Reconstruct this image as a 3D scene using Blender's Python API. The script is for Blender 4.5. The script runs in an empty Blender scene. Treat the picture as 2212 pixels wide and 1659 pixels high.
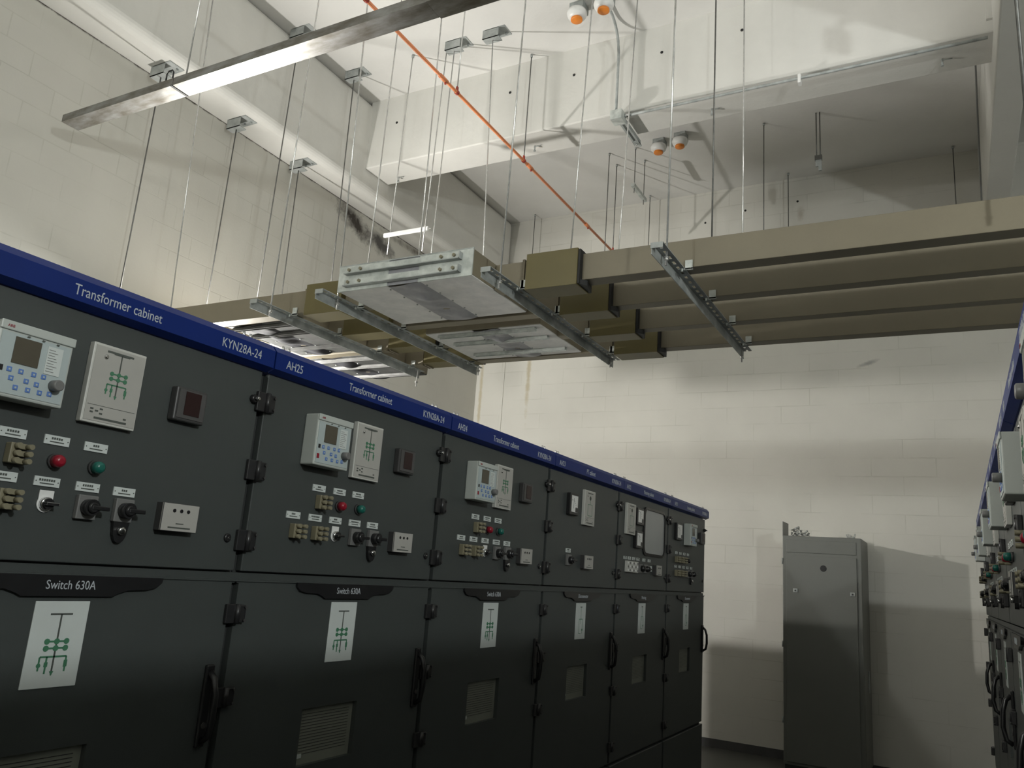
import bpy, bmesh, math, random
from mathutils import Vector, Matrix
random.seed(7)
sc = bpy.context.scene
COL = sc.collection

# ------------------------------------------------------------------ camera
cam_d = bpy.data.cameras.new('camera')
cam = bpy.data.objects.new('camera', cam_d)
COL.objects.link(cam)
YAW, PIT, ROL = -0.5099468, 0.22861516, 0.07408658
F_PX = 1734.456
fwd = Vector((math.sin(YAW)*math.cos(PIT), math.cos(YAW)*math.cos(PIT), math.sin(PIT)))
rt = fwd.cross(Vector((0, 0, 1))).normalized()
up = rt.cross(fwd)
r2 = rt*math.cos(ROL) + up*math.sin(ROL)
u2 = -rt*math.sin(ROL) + up*math.cos(ROL)
M = Matrix((r2, u2, -fwd)).transposed().to_4x4()
M.translation = Vector((0, 0, 1.7))
cam.matrix_world = M
cam_d.sensor_width = 36.0
cam_d.sensor_fit = 'HORIZONTAL'
cam_d.lens = F_PX / 2212.0 * 36.0
cam_d.clip_start = 0.02
sc.camera = cam

# ------------------------------------------------------------------ exposure, world, lights
sc.view_settings.view_transform = 'Standard'
sc.view_settings.look = 'None'
sc.view_settings.gamma = 1.0
sc.view_settings.exposure = 1.08
sc.view_settings.use_curve_mapping = False
w = bpy.data.worlds.new('world'); sc.world = w
w.use_nodes = True
w.node_tree.nodes['Background'].inputs[0].default_value = (0.0, 0.0, 0.0, 1)
w.node_tree.nodes['Background'].inputs[1].default_value = 0.0

LAMP_A = Vector((-5.69, 4.55, 3.13))
LAMP_B = Vector((0.24, 4.55, 5.45))
FILL_C = Vector((3.20, 0.0, 3.74))
FILL_D = Vector((-3.20, -3.75, 4.20))
def lamp(name, loc, power, color, rad, aim=None):
    d = bpy.data.lights.new(name, 'SPOT' if aim else 'POINT'); d.energy = power; d.color = color; d.shadow_soft_size = rad
    o = bpy.data.objects.new(name, d); COL.objects.link(o); o.location = loc
    if aim:
        d.spot_size = math.radians(150); d.spot_blend = 1.0
        o.rotation_euler = Vector(aim).to_track_quat('-Z', 'Y').to_euler()
    return o
lamp('lamp_light', LAMP_A, 235.0, (1.0, 0.975, 0.93), 0.05)
lamp('lamp_light', LAMP_B, 22.0, (1.0, 0.99, 0.97), 0.04, (-1.0, 0.35, 0.25))
lamp('lamp_light', FILL_C, 190.0, (0.95, 1.0, 0.99), 0.10)  # unseen fill, added to brighten the cabinet fronts
lamp('lamp_light', FILL_D, 110.0, (0.97, 1.0, 0.98), 0.10)  # unseen fill, added to light the front of the big junction box

# ------------------------------------------------------------------ materials
def mat(name, color, rough=0.6, metal=0.0, noise=0.0, nscale=8.0, bump=0.0, bscale=60.0, spec=0.5, c2=None, stretch=None):
    m = bpy.data.materials.new(name); m.use_nodes = True
    nt = m.node_tree; b = nt.nodes['Principled BSDF']
    b.inputs['Roughness'].default_value = rough
    b.inputs['Metallic'].default_value = metal
    b.inputs['Specular IOR Level'].default_value = spec
    b.inputs['Base Color'].default_value = (*color, 1)
    tc = nt.nodes.new('ShaderNodeTexCoord')
    vec = tc.outputs['Object']
    if stretch:
        mp = nt.nodes.new('ShaderNodeMapping'); mp.inputs['Scale'].default_value = stretch
        nt.links.new(vec, mp.inputs['Vector']); vec = mp.outputs['Vector']
    if noise > 0 or c2:
        n = nt.nodes.new('ShaderNodeTexNoise'); n.inputs['Scale'].default_value = nscale
        n.inputs['Detail'].default_value = 5; n.inputs['Roughness'].default_value = 0.6
        nt.links.new(vec, n.inputs['Vector'])
        r = nt.nodes.new('ShaderNodeValToRGB')
        d = c2 if c2 else tuple(max(0, c*(1-noise)) for c in color)
        r.color_ramp.elements[0].position = 0.35; r.color_ramp.elements[0].color = (*d, 1)
        r.color_ramp.elements[1].position = 0.65; r.color_ramp.elements[1].color = (*color, 1)
        nt.links.new(n.outputs['Fac'], r.inputs['Fac']); nt.links.new(r.outputs['Color'], b.inputs['Base Color'])
    if bump > 0:
        n2 = nt.nodes.new('ShaderNodeTexNoise'); n2.inputs['Scale'].default_value = bscale; n2.inputs['Detail'].default_value = 3
        nt.links.new(vec, n2.inputs['Vector'])
        bp = nt.nodes.new('ShaderNodeBump'); bp.inputs['Strength'].default_value = bump; bp.inputs['Distance'].default_value = 0.01
        nt.links.new(n2.outputs['Fac'], bp.inputs['Height']); nt.links.new(bp.outputs['Normal'], b.inputs['Normal'])
    return m

def wall_mat(name, color, axis, joint=0.82, stain=None, crack_z=None, bw=0.40, bh=0.20, off=0.0, bumpd=0.004):
    """painted block wall; axis = world axis running along the wall ('X' or 'Y'); stain = (h, z, rh, rz)"""
    m = bpy.data.materials.new(name); m.use_nodes = True
    nt = m.node_tree; N = nt.nodes; L = nt.links; b = N['Principled BSDF']
    b.inputs['Roughness'].default_value = 0.75; b.inputs['Specular IOR Level'].default_value = 0.25
    tc = N.new('ShaderNodeTexCoord'); sx = N.new('ShaderNodeSeparateXYZ'); L.new(tc.outputs['Object'], sx.inputs[0])
    # slight waviness of the joints
    nz = N.new('ShaderNodeTexNoise'); nz.inputs['Scale'].default_value = 3.0; L.new(tc.outputs['Object'], nz.inputs['Vector'])
    ma = N.new('ShaderNodeMath'); ma.operation = 'MULTIPLY_ADD'; ma.inputs[1].default_value = 0.012
    L.new(nz.outputs['Fac'], ma.inputs[0]); L.new(sx.outputs['Z'], ma.inputs[2])
    cx = N.new('ShaderNodeCombineXYZ'); L.new(sx.outputs[axis], cx.inputs['X']); L.new(ma.outputs[0], cx.inputs['Y'])
    mp = N.new('ShaderNodeMapping'); mp.inputs['Location'].default_value = (off, 0.03, 0); L.new(cx.outputs[0], mp.inputs['Vector'])
    br = N.new('ShaderNodeTexBrick'); L.new(mp.outputs[0], br.inputs['Vector'])
    br.inputs['Scale'].default_value = 1.0; br.inputs['Brick Width'].default_value = bw; br.inputs['Row Height'].default_value = bh
    br.inputs['Mortar Size'].default_value = 0.005; br.inputs['Mortar Smooth'].default_value = 0.35
    br.inputs['Color1'].default_value = (1, 1, 1, 1); br.inputs['Color2'].default_value = (0.97, 0.97, 0.97, 1)
    br.inputs['Mortar'].default_value = (joint, joint, joint*0.98, 1)
    # joints fade in and out under the paint
    n1 = N.new('ShaderNodeTexNoise'); n1.inputs['Scale'].default_value = 1.6; n1.inputs['Detail'].default_value = 4
    L.new(tc.outputs['Object'], n1.inputs['Vector'])
    rp = N.new('ShaderNodeValToRGB'); rp.color_ramp.elements[0].position = 0.42; rp.color_ramp.elements[1].position = 0.62
    L.new(n1.outputs['Fac'], rp.inputs['Fac'])
    mx = N.new('ShaderNodeMix'); mx.data_type = 'RGBA'
    L.new(rp.outputs['Color'], mx.inputs['Factor']); mx.inputs[6].default_value = (1, 1, 1, 1); L.new(br.outputs['Color'], mx.inputs[7])
    # broad paint mottling
    n2 = N.new('ShaderNodeTexNoise'); n2.inputs['Scale'].default_value = 0.9; n2.inputs['Detail'].default_value = 6
    L.new(tc.outputs['Object'], n2.inputs['Vector'])
    r2_ = N.new('ShaderNodeValToRGB')
    r2_.color_ramp.elements[0].position = 0.3; r2_.color_ramp.elements[0].color = (*[c*0.88 for c in color], 1)
    r2_.color_ramp.elements[1].position = 0.7; r2_.color_ramp.elements[1].color = (*color, 1)
    L.new(n2.outputs['Fac'], r2_.inputs['Fac'])
    mu = N.new('ShaderNodeMix'); mu.data_type = 'RGBA'; mu.blend_type = 'MULTIPLY'; mu.inputs['Factor'].default_value = 1.0
    L.new(r2_.outputs['Color'], mu.inputs[6]); L.new(mx.outputs[2], mu.inputs[7])
    col = mu.outputs[2]
    n3 = N.new('ShaderNodeTexNoise'); n3.inputs['Scale'].default_value = 9.0; n3.inputs['Detail'].default_value = 6; n3.inputs['Roughness'].default_value = 0.7
    L.new(tc.outputs['Object'], n3.inputs['Vector'])
    def mathn(op, a, bb=None, c=None):
        k = N.new('ShaderNodeMath'); k.operation = op
        for i, v in enumerate((a, bb, c)):
            if v is None: continue
            if isinstance(v, (int, float)): k.inputs[i].default_value = v
            else: L.new(v, k.inputs[i])
        return k.outputs[0]
    def darken(col, fac, dark):
        q = N.new('ShaderNodeMix'); q.data_type = 'RGBA'; L.new(fac, q.inputs['Factor']); L.new(col, q.inputs[6]); q.inputs[7].default_value = (*dark, 1)
        return q.outputs[2]
    if stain:
        for (h, z, rh, rz, sl, dark) in stain:
            dh = mathn('SUBTRACT', sx.outputs[axis], h)
            dz = mathn('SUBTRACT', sx.outputs['Z'], z); dz = mathn('MULTIPLY_ADD', dh, sl, dz)
            a = mathn('POWER', mathn('ABSOLUTE', mathn('DIVIDE', dh, rh)), 2.0)
            c = mathn('POWER', mathn('ABSOLUTE', mathn('DIVIDE', dz, rz)), 2.0)
            d = mathn('SQRT', mathn('ADD', a, c))
            d = mathn('MULTIPLY_ADD', mathn('SUBTRACT', n3.outputs['Fac'], 0.5), 1.7, d)
            f = mathn('SUBTRACT', 1.35, mathn('MULTIPLY', d, 1.25)); f = mathn('MINIMUM', mathn('MAXIMUM', f, 0.0), 1.0)
            col = darken(col, f, dark)
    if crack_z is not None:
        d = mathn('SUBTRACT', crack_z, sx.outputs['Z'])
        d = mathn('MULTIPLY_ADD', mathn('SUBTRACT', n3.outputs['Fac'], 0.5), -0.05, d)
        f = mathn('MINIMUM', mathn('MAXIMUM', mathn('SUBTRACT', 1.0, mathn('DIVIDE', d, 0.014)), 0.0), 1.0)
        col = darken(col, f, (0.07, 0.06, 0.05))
    L.new(col, b.inputs['Base Color'])
    # bump: joints + plaster grain
    hb = N.new('ShaderNodeMath'); hb.operation = 'MULTIPLY_ADD'
    n4 = N.new('ShaderNodeTexNoise'); n4.inputs['Scale'].default_value = 45.0; L.new(tc.outputs['Object'], n4.inputs['Vector'])
    bw_ = N.new('ShaderNodeRGBToBW'); L.new(mx.outputs[2], bw_.inputs[0])
    L.new(n4.outputs['Fac'], hb.inputs[0]); hb.inputs[1].default_value = 0.05; L.new(bw_.outputs[0], hb.inputs[2])
    bp = N.new('ShaderNodeBump'); bp.inputs['Strength'].default_value = 0.7; bp.inputs['Distance'].default_value = bumpd*4
    L.new(hb.outputs[0], bp.inputs['Height']); L.new(bp.outputs['Normal'], b.inputs['Normal'])
    return m

WALL = (0.64, 0.625, 0.57)
CEIL = (0.72, 0.71, 0.68)
DK = (0.06, 0.052, 0.045)
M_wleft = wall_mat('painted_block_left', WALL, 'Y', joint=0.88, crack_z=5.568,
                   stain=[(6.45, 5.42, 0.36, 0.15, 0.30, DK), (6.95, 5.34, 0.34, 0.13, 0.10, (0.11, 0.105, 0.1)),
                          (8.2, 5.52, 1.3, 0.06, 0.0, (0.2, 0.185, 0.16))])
M_wback = wall_mat('painted_block_back', WALL, 'X', joint=0.86, off=0.13, bw=0.62, bumpd=0.0025,
                   stain=[(-4.99, 4.35, 0.035, 0.7, 0.0, (0.48, 0.43, 0.32)), (-5.72, 3.9, 0.03, 1.0, 0.0, (0.48, 0.43, 0.32)),
                          (-0.75, 4.22, 0.12, 0.03, -0.3, (0.35, 0.34, 0.32)), (-1.45, 6.12, 0.05, 0.1, 0, (0.45, 0.42, 0.36))])
M_ceil = mat('ceiling_paint', CEIL, 0.85, noise=0.07, nscale=1.2, bump=0.15, bscale=25, spec=0.2)
M_beam = mat('beam_paint', (0.70, 0.69, 0.65), 0.8, noise=0.07, nscale=1.6, bump=0.2, bscale=18, spec=0.2)
M_floor = mat('floor_paint', (0.085, 0.085, 0.078), 0.45, noise=0.2, nscale=2.0)
M_base = mat('skirting_paint', (0.07, 0.07, 0.07), 0.6, noise=0.2)

M_duct = mat('duct_beige_paint', (0.215, 0.187, 0.130), 0.5, noise=0.10, nscale=3.0)
M_olive = mat('joint_cover_olive_paint', (0.135, 0.112, 0.040), 0.45, noise=0.08, nscale=4.0)
M_black = mat('black_rubber', (0.012, 0.012, 0.012), 0.6, noise=0.3)
M_galv = mat('galvanised_steel', (0.64, 0.67, 0.64), 0.45, 0.25, c2=(0.42, 0.45, 0.43), nscale=14, bump=0.08, bscale=30)
M_galvd = mat('dull_galvanised_steel', (0.46, 0.48, 0.47), 0.55, 0.15, c2=(0.28, 0.30, 0.29), nscale=10)
M_plate_shade = mat('shaded_cover_plate', (0.10, 0.10, 0.096), 0.8, 0.0, c2=(0.06, 0.062, 0.06), nscale=9, spec=0.08)  # cover plate copy, shade under the left junction boxes put into the colour
M_film_shade = mat('shaded_plastic_film', (0.05, 0.05, 0.055), 0.7, 0.0, c2=(0.03, 0.03, 0.033), nscale=12, spec=0.08)  # film darkened to match the painted shade of those plates
M_brace_shade = mat('shaded_brace_steel', (0.17, 0.17, 0.165), 0.7, 0.0, c2=(0.11, 0.11, 0.105), nscale=9, spec=0.15)  # brace steel darkened for the same painted shade
M_plate = mat('zinc_cover_plate', (0.74, 0.73, 0.71), 0.55, 0.0, c2=(0.60, 0.60, 0.59), nscale=9, bump=0.05)
M_film = mat('grey_plastic_film', (0.34, 0.34, 0.36), 0.4, 0.0, c2=(0.26, 0.26, 0.28), nscale=12, bump=0.6, bscale=9)
M_rod = mat('zinc_rod', (0.72, 0.72, 0.70), 0.25, 0.6, noise=0.25, nscale=20)
M_rodd = mat('dull_rod', (0.20, 0.20, 0.19), 0.45, 0.7, noise=0.3, nscale=20)
M_tray = mat('trunking_steel', (0.30, 0.30, 0.29), 0.36, 0.6, c2=(0.14, 0.125, 0.10), nscale=5, stretch=(1, 3, 3))
M_orange = mat('orange_pipe_plastic', (0.80, 0.27, 0.11), 0.4, noise=0.12, nscale=6)
M_red = mat('red_clip', (0.38, 0.05, 0.03), 0.45, noise=0.2)
M_white = mat('white_plastic', (0.78, 0.78, 0.76), 0.35, noise=0.04)
M_dcov = mat('orange_dust_cover', (0.80, 0.25, 0.03), 0.45, noise=0.1)

M_door = mat('cabinet_grey_paint', (0.056, 0.063, 0.061), 0.42, noise=0.05, nscale=3, bump=0.03, bscale=250, spec=0.4)
M_cbody = mat('cabinet_body_paint', (0.035, 0.038, 0.037), 0.5, noise=0.08)
M_blue = mat('fascia_blue_paint', (0.003, 0.019, 0.145), 0.42, noise=0.06, spec=0.25)
M_letter = mat('fascia_lettering', (0.46, 0.49, 0.52), 0.5, noise=0.05)
M_sign = mat('sign_plate', (0.60, 0.64, 0.62), 0.4, noise=0.05)
M_line = mat('green_diagram_ink', (0.06, 0.20, 0.11), 0.5, noise=0.1)
M_dline = mat('dark_diagram_ink', (0.08, 0.09, 0.08), 0.5, noise=0.1)
M_mimic = mat('mimic_panel_face', (0.42, 0.41, 0.38), 0.4, noise=0.05)
M_mimf = mat('mimic_panel_frame', (0.56, 0.56, 0.52), 0.4, noise=0.05)
M_relay = mat('relay_plastic', (0.47, 0.50, 0.47), 0.4, noise=0.04)
M_relf = mat('relay_face', (0.42, 0.48, 0.48), 0.45, noise=0.04)
M_lcd = mat('display_glass', (0.085, 0.075, 0.055), 0.15, noise=0.1)
M_mgrey = mat('meter_bezel', (0.075, 0.073, 0.072), 0.4, noise=0.08)
M_dred = mat('dark_red_display', (0.022, 0.007, 0.007), 0.25, noise=0.1)
M_key = mat('blue_key', (0.10, 0.20, 0.50), 0.5, noise=0.1)
M_grey = mat('grey_plastic', (0.17, 0.17, 0.165), 0.4, noise=0.08)
M_dgrey = mat('dark_grey_plastic', (0.05, 0.049, 0.049), 0.4, noise=0.08)
M_bplas = mat('black_plastic', (0.015, 0.015, 0.016), 0.3, noise=0.2)
M_hinge = mat('black_hinge', (0.022, 0.022, 0.023), 0.35, noise=0.2)
M_chrome = mat('chrome', (0.65, 0.65, 0.65), 0.15, 1.0, noise=0.05)
M_rbut = mat('red_lens', (0.27, 0.008, 0.022), 0.3, noise=0.05)
M_gbut = mat('green_lens', (0.012, 0.12, 0.095), 0.25, noise=0.05)
M_brown = mat('tan_terminal_plastic', (0.22, 0.20, 0.13), 0.45, noise=0.1)
M_glassp = mat('grey_window_pane', (0.34, 0.35, 0.35), 0.25, noise=0.06, nscale=2)
M_inner = mat('inner_equipment_grey', (0.24, 0.25, 0.21), 0.5, noise=0.15, nscale=6)
M_roof_bounce = mat('roof_bounce_sheet', (0.22, 0.23, 0.22), 0.6, 0.0, noise=0.2)
M_tall = mat('tall_cabinet_paint', (0.135, 0.14, 0.125), 0.42, noise=0.05, nscale=3)
M_wrap = mat('clear_wrap_scraps', (0.45, 0.46, 0.44), 0.3, noise=0.3, nscale=20, bump=0.6)

# ------------------------------------------------------------------ mesh helpers
class B:
    """collects shapes, links them as ONE mesh object"""
    def __init__(s): s.bm = bmesh.new(); s.mats = []; s.smooth = False
    def mi(s, m):
        if m not in s.mats: s.mats.append(m)
        return s.mats.index(m)
    def _fin(s, geom_verts, m):
        i = s.mi(m); fs = set()
        for v in geom_verts:
            for f in v.link_faces: fs.add(f)
        for f in fs: f.material_index = i
    def box(s, x0, x1, y0, y1, z0, z1, m, bev=0.0, seg=2):
        r = bmesh.ops.create_cube(s.bm, size=1.0)['verts']
        for v in r:
            v.co = Vector(((x0+x1)/2 + v.co.x*(x1-x0), (y0+y1)/2 + v.co.y*(y1-y0), (z0+z1)/2 + v.co.z*(z1-z0)))
        s._fin(r, m)
        if bev > 0:
            es = list({e for v in r for e in v.link_edges})
            bmesh.ops.bevel(s.bm, geom=es, offset=bev, segments=seg, affect='EDGES', profile=0.5, clamp_overlap=True)
        return s
    def cyl(s, p, q, r, m, seg=12, r2=None, smooth=True):
        p = Vector(p); q = Vector(q); d = q-p; L = d.length
        res = bmesh.ops.create_cone(s.bm, cap_ends=True, segments=seg, radius1=r, radius2=r if r2 is None else r2, depth=L)['verts']
        rot = d.to_track_quat('Z', 'Y').to_matrix().to_4x4()
        T = Matrix.Translation((p+q)/2) @ rot
        for v in res: v.co = T @ v.co
        s._fin(res, m)
        if smooth:
            for v in res:
                for f in v.link_faces:
                    if len(f.verts) == 4: f.smooth = True
        return s
    def tube(s, pts, r, m, seg=10):
        pts = [Vector(p) for p in pts]; rings = []
        i = s.mi(m)
        for k, p in enumerate(pts):
            t = (pts[min(k+1, len(pts)-1)] - pts[max(k-1, 0)]).normalized()
            a = t.cross(Vector((0.3, 0.2, 1)) if abs(t.z) < 0.9 else Vector((1, 0.1, 0))).normalized(); b = t.cross(a)
            rings.append([s.bm.verts.new(p + (a*math.cos(2*math.pi*j/seg) + b*math.sin(2*math.pi*j/seg))*r) for j in range(seg)])
        for k in range(len(rings)-1):
            for j in range(seg):
                f = s.bm.faces.new((rings[k][j], rings[k][(j+1) % seg], rings[k+1][(j+1) % seg], rings[k+1][j])); f.material_index = i; f.smooth = True
        for rg in (rings[0][::-1], rings[-1]):
            f = s.bm.faces.new(rg); f.material_index = i
        return s
    def lathe(s, prof, c, m, axis='Z', seg=28):
        c = Vector(c); i = s.mi(m); rings = []
        for (r, h) in prof:
            ring = []
            for j in range(seg):
                a = 2*math.pi*j/seg
                if axis == 'Z': ring.append(s.bm.verts.new(c + Vector((r*math.cos(a), r*math.sin(a), h))))
                else: ring.append(s.bm.verts.new(c + Vector((r*math.cos(a), -h, r*math.sin(a)))))
            rings.append(ring)
        for k in range(len(rings)-1):
            for j in range(seg):
                f = s.bm.faces.new((rings[k][j], rings[k][(j+1) % seg], rings[k+1][(j+1) % seg], rings[k+1][j])); f.material_index = i; f.smooth = True
        for rg in (rings[0], rings[-1]):
            f = s.bm.faces.new(rg); f.material_index = i
        return s
    def prism(s, pts, d0, d1, m, plane='XZ'):
        """polygon extruded between d0 and d1 along the remaining axis"""
        i = s.mi(m)
        def P(a, b, d):
            if plane == 'XZ': return Vector((a, d, b))
            if plane == 'XY': return Vector((a, b, d))
            return Vector((d, a, b))
        A = [s.bm.verts.new(P(a, b, d0)) for a, b in pts]; Bv = [s.bm.verts.new(P(a, b, d1)) for a, b in pts]
        n = len(pts); fs = [s.bm.faces.new(A), s.bm.faces.new(Bv[::-1])]
        for k in range(n): fs.append(s.bm.faces.new((A[k], Bv[k], Bv[(k+1) % n], A[(k+1) % n])))
        for f in fs: f.material_index = i
        return s
    def text(s, txt, x, z, h, m, y=0.0, sx=1.0, align='LEFT', T=None):
        cu = bpy.data.curves.new('t', 'FONT'); cu.body = txt; cu.size = h/0.70; cu.extrude = 0.0006; cu.align_x = align; cu.resolution_u = 3
        o = bpy.data.objects.new('t', cu); COL.objects.link(o)
        dg = bpy.context.evaluated_depsgraph_get(); me = bpy.data.meshes.new_from_object(o.evaluated_get(dg))
        i = s.mi(m)
        vv = [s.bm.verts.new(Vector((x + v.co.x*sx, y - v.co.z, z + v.co.y))) for v in me.vertices]
        for p in me.polygons:
            try: f = s.bm.faces.new([vv[k] for k in p.vertices]); f.material_index = i
            except ValueError: pass
        COL.objects.unlink(o); bpy.data.objects.remove(o); bpy.data.curves.remove(cu); bpy.data.meshes.remove(me)
        return s
    def build(s, name, parent=None, loc=None):
        bmesh.ops.recalc_face_normals(s.bm, faces=s.bm.faces[:])
        me = bpy.data.meshes.new(name)
        if loc is not None:
            bmesh.ops.translate(s.bm, verts=s.bm.verts[:], vec=-Vector(loc))
        s.bm.to_mesh(me); s.bm.free()
        for m in s.mats: me.materials.append(m)
        o = bpy.data.objects.new(name, me); COL.objects.link(o)
        if parent: o.parent = parent
        if loc is not None: o.location = loc
        return o

def empty(name, loc=(0, 0, 0), rz=0.0):
    o = bpy.data.objects.new(name, None); COL.objects.link(o); o.location = loc; o.rotation_euler = (0, 0, rz); o.empty_display_size = 0.1
    return o
def tag(o, label, cat, group=None):
    o['label'] = label; o['category'] = cat
    if group: o['group'] = group
    return o
def struct(o): o['kind'] = 'structure'; return o
def copy_tree(o, parent=None):
    c = o.copy(); COL.objects.link(c)
    if parent: c.parent = parent
    for ch in list(o.children): copy_tree(ch, c)
    return c

# ------------------------------------------------------------------ room
ZC = 6.6
YB = 9.36
XL, XR, YF = -5.8, 6.0, -4.0
struct(B().box(XL-0.2, XR+0.2, YF-0.2, YB+0.2, -0.1, 0.0, M_floor).build('floor'))
struct(B().box(XL-0.2, XR+0.2, YF-0.2, YB+0.2, ZC, ZC+0.15, M_ceil).build('ceiling'))
struct(B().box(XL-0.2, XL, YF, YB, 0, 5.57, M_wleft).build('wall_left'))
struct(B().box(XL-0.2, XR+0.2, YB, YB+0.2, 0, ZC, M_wback).build('wall_back'))
struct(B().box(XR, XR+0.2, YF, YB, 0, ZC, M_wback).build('wall_right'))
struct(B().box(XL-0.2, XR+0.2, YF-0.2, YF, 0, ZC, M_wback).build('wall_front'))
# edge beam over the left wall (rounded lower edge), cross beam, beam over the right row
struct(B().box(XL-0.2, -5.40, YF, YB, 5.57, ZC, M_beam, bev=0.09, seg=6).build('trim_1'))
bm_ = B().box(-5.42, 6.0, 6.07, 6.47, 5.80, ZC+0.02, M_beam, bev=0.012)
bm_.box(0.38, 0.44, 6.04, 6.10, 5.9, ZC, M_beam)
struct(bm_.build('trim_2'))
struct(B().box(0.42, 0.63, YF, YB+0.02, 5.55, ZC+0.02, M_beam, bev=0.015).build('trim_3'))
# corner pier, a few millimetres proud of the block wall
struct(B().box(XL, -5.36, YB-0.012, YB+0.05, 0, 5.57, M_wback).build('trim_4'))
struct(B().box(XL, XR, YB-0.012, YB+0.02, 0.0, 0.09, M_base).build('baseboard_back'))
struct(B().box(XL-0.02, XL+0.012, YF, YB, 0.0, 0.09, M_base).build('baseboard_left'))

# ------------------------------------------------------------------ lamps out of view, two of them added as fill
def wall_lamp(loc, sgn, label):
    t = tag(empty('unseen_lamp', (loc[0]-sgn*0.0, loc[1], loc[2])), label, 'lamp')
    a = B(); a.box(-0.108, -0.052, -0.12, 0.12, -0.16, 0.16, M_white, bev=0.015)
    a.build('back_box', t)
    B().box(-0.11, 0.016, -0.30, 0.30, 0.115, 0.121, M_white).build('added_light_hood', t)  # unseen hood, added to cut steep light on wall and edge beam
    return t
wall_lamp(LAMP_A, 1, 'white bulkhead lamp on the left block wall behind the cabinet row')
pl = tag(empty('fill_pendant', FILL_C), 'added unseen fill light as a white pendant behind the right-hand cabinet row', 'lamp')
B().cyl((0, 0, 0.14), (0, 0, 0.22), 0.10, M_white, 20, r2=0.03).cyl((0, 0, 0.22), (0, 0, ZC-FILL_C.z), 0.006, M_rodd, 8).build('fill_fitting', pl)
fw = tag(empty('unseen_lamp', FILL_D), 'added unseen fill light, white box on the wall behind the camera', 'lamp')
B().box(-0.15, 0.15, YF-FILL_D.y, YF-FILL_D.y+0.12, -0.1, 0.1, M_white, bev=0.015).build('back_box', fw)
fl = tag(empty('hanging_floodlight', LAMP_B), 'small floodlight clamped to the right edge beam above the picture', 'lamp')
B().box(0.06, 0.10, -0.10, 0.10, -0.08, 0.08, M_white, bev=0.008).build('lamp_housing', fl)
B().cyl((0.10, 0, 0.12), (0.18, 0, 0.12), 0.02, M_rodd, 8).box(0.085, 0.105, -0.02, 0.02, 0.06, 0.14, M_rodd).build('lamp_bracket', fl)

# ------------------------------------------------------------------ switchgear cabinets
W = 0.99
def diagram(b, x, z, s, y, m, m2):
    """single line diagram: bar, stem, three transformer coils, branches; s = scale height"""
    t = 0.0022*s/0.19 if s > 0.1 else 0.0018
    def ln(x0, z0, x1, z1, mm=m):
        if abs(x1-x0) < abs(z1-z0): b.box(x0-t, x0+t, y-0.0008, y, min(z0, z1), max(z0, z1), mm)
        else: b.box(min(x0, x1), max(x0, x1), y-0.0008, y, z0-t, z0+t, mm)
    h = s
    ln(x-0.16*h, z+0.42*h, x+0.16*h, z+0.42*h, m2)
    ln(x, z+0.42*h, x, z-0.38*h, m2)
    for dx in (-0.14, 0.0, 0.14):
        for dz in (0.06, -0.03):
            b.cyl((x+dx*h, y+0.0002, z+dz*h), (x+dx*h, y-0.0012, z+dz*h), 0.040*h, m, 10, smooth=False)
    ln(x-0.14*h, z+0.06*h, x+0.14*h, z+0.06*h); ln(x-0.14*h, z-0.03*h, x+0.14*h, z-0.03*h)
    ln(x-0.2*h, z-0.14*h, x+0.18*h, z-0.14*h)
    ln(x-0.2*h, z-0.14*h, x-0.2*h, z-0.32*h); ln(x-0.1*h, z-0.14*h, x-0.1*h, z-0.36*h); ln(x+0.18*h, z-0.14*h, x+0.18*h, z-0.34*h)
    b.box(x+0.155*h, x+0.205*h, y-0.001, y, z-0.28*h, z-0.19*h, m)
    b.box(x-0.125*h, x-0.075*h, y-0.001, y, z-0.27*h, z-0.21*h, m)
    b.cyl((x-0.2*h, y, z-0.25*h), (x-0.2*h, y-0.001, z-0.25*h), 0.03*h, m, 10, smooth=False)
    b.prism([(x-0.03*h, z-0.33*h), (x+0.03*h, z-0.33*h), (x, z-0.39*h)], y-0.001, y, m)

def label_plate(root, x, z, w=0.060, h=0.021):
    b = B().box(x-w/2, x+w/2, -0.003, 0, z-h/2, z+h/2, M_sign)
    n = random.choice((3, 5, 7))
    for k in range(n):   # tiny illegible print
        b.box(x+(k-n/2)*0.0055, x+(k-n/2)*0.0055+0.004, -0.0036, -0.003, z+0.001, z+0.006, M_dline)
    b.box(x-w*0.28, x+w*0.28, -0.0036, -0.003, z-0.0055, z-0.0030, M_dline)
    for sx in (-1, 1): b.cyl((x+sx*w*0.43, 0, z), (x+sx*w*0.43, -0.0038, z), 0.0014, M_dline, 6)
    return b.build('label_plate', root)
def test_plug(root, x, z):
    b = B().box(x-0.024, x-0.010, -0.022, 0, z-0.022, z+0.022, M_brown, bev=0.002)
    for dz in (-0.016, 0, 0.016):
        b.cyl((x-0.012, -0.016, z+dz), (x-0.012, -0.036, z+dz), 0.0065, M_brown, 10)
        b.box(x-0.014 if dz else x-0.006, x+0.020, -0.020, 0, z+dz-0.006, z+dz+0.006, M_brown, bev=0.001)
        b.cyl((x+0.013, -0.016, z+dz), (x+0.013, -0.038, z+dz), 0.006, M_brown, 10)
    return b.build('test_terminal', root)
def pilot(root, x, z, m, nm):
    r = B().cyl((x, 0, z), (x, -0.008, z), 0.017, M_dgrey, 20).build(nm, root)
    B().lathe([(0.0145, 0.006), (0.0145, 0.022), (0.012, 0.028), (0.006, 0.031)], (x, 0, z), m, axis='Y', seg=20).build('lens', r)
    return r
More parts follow.
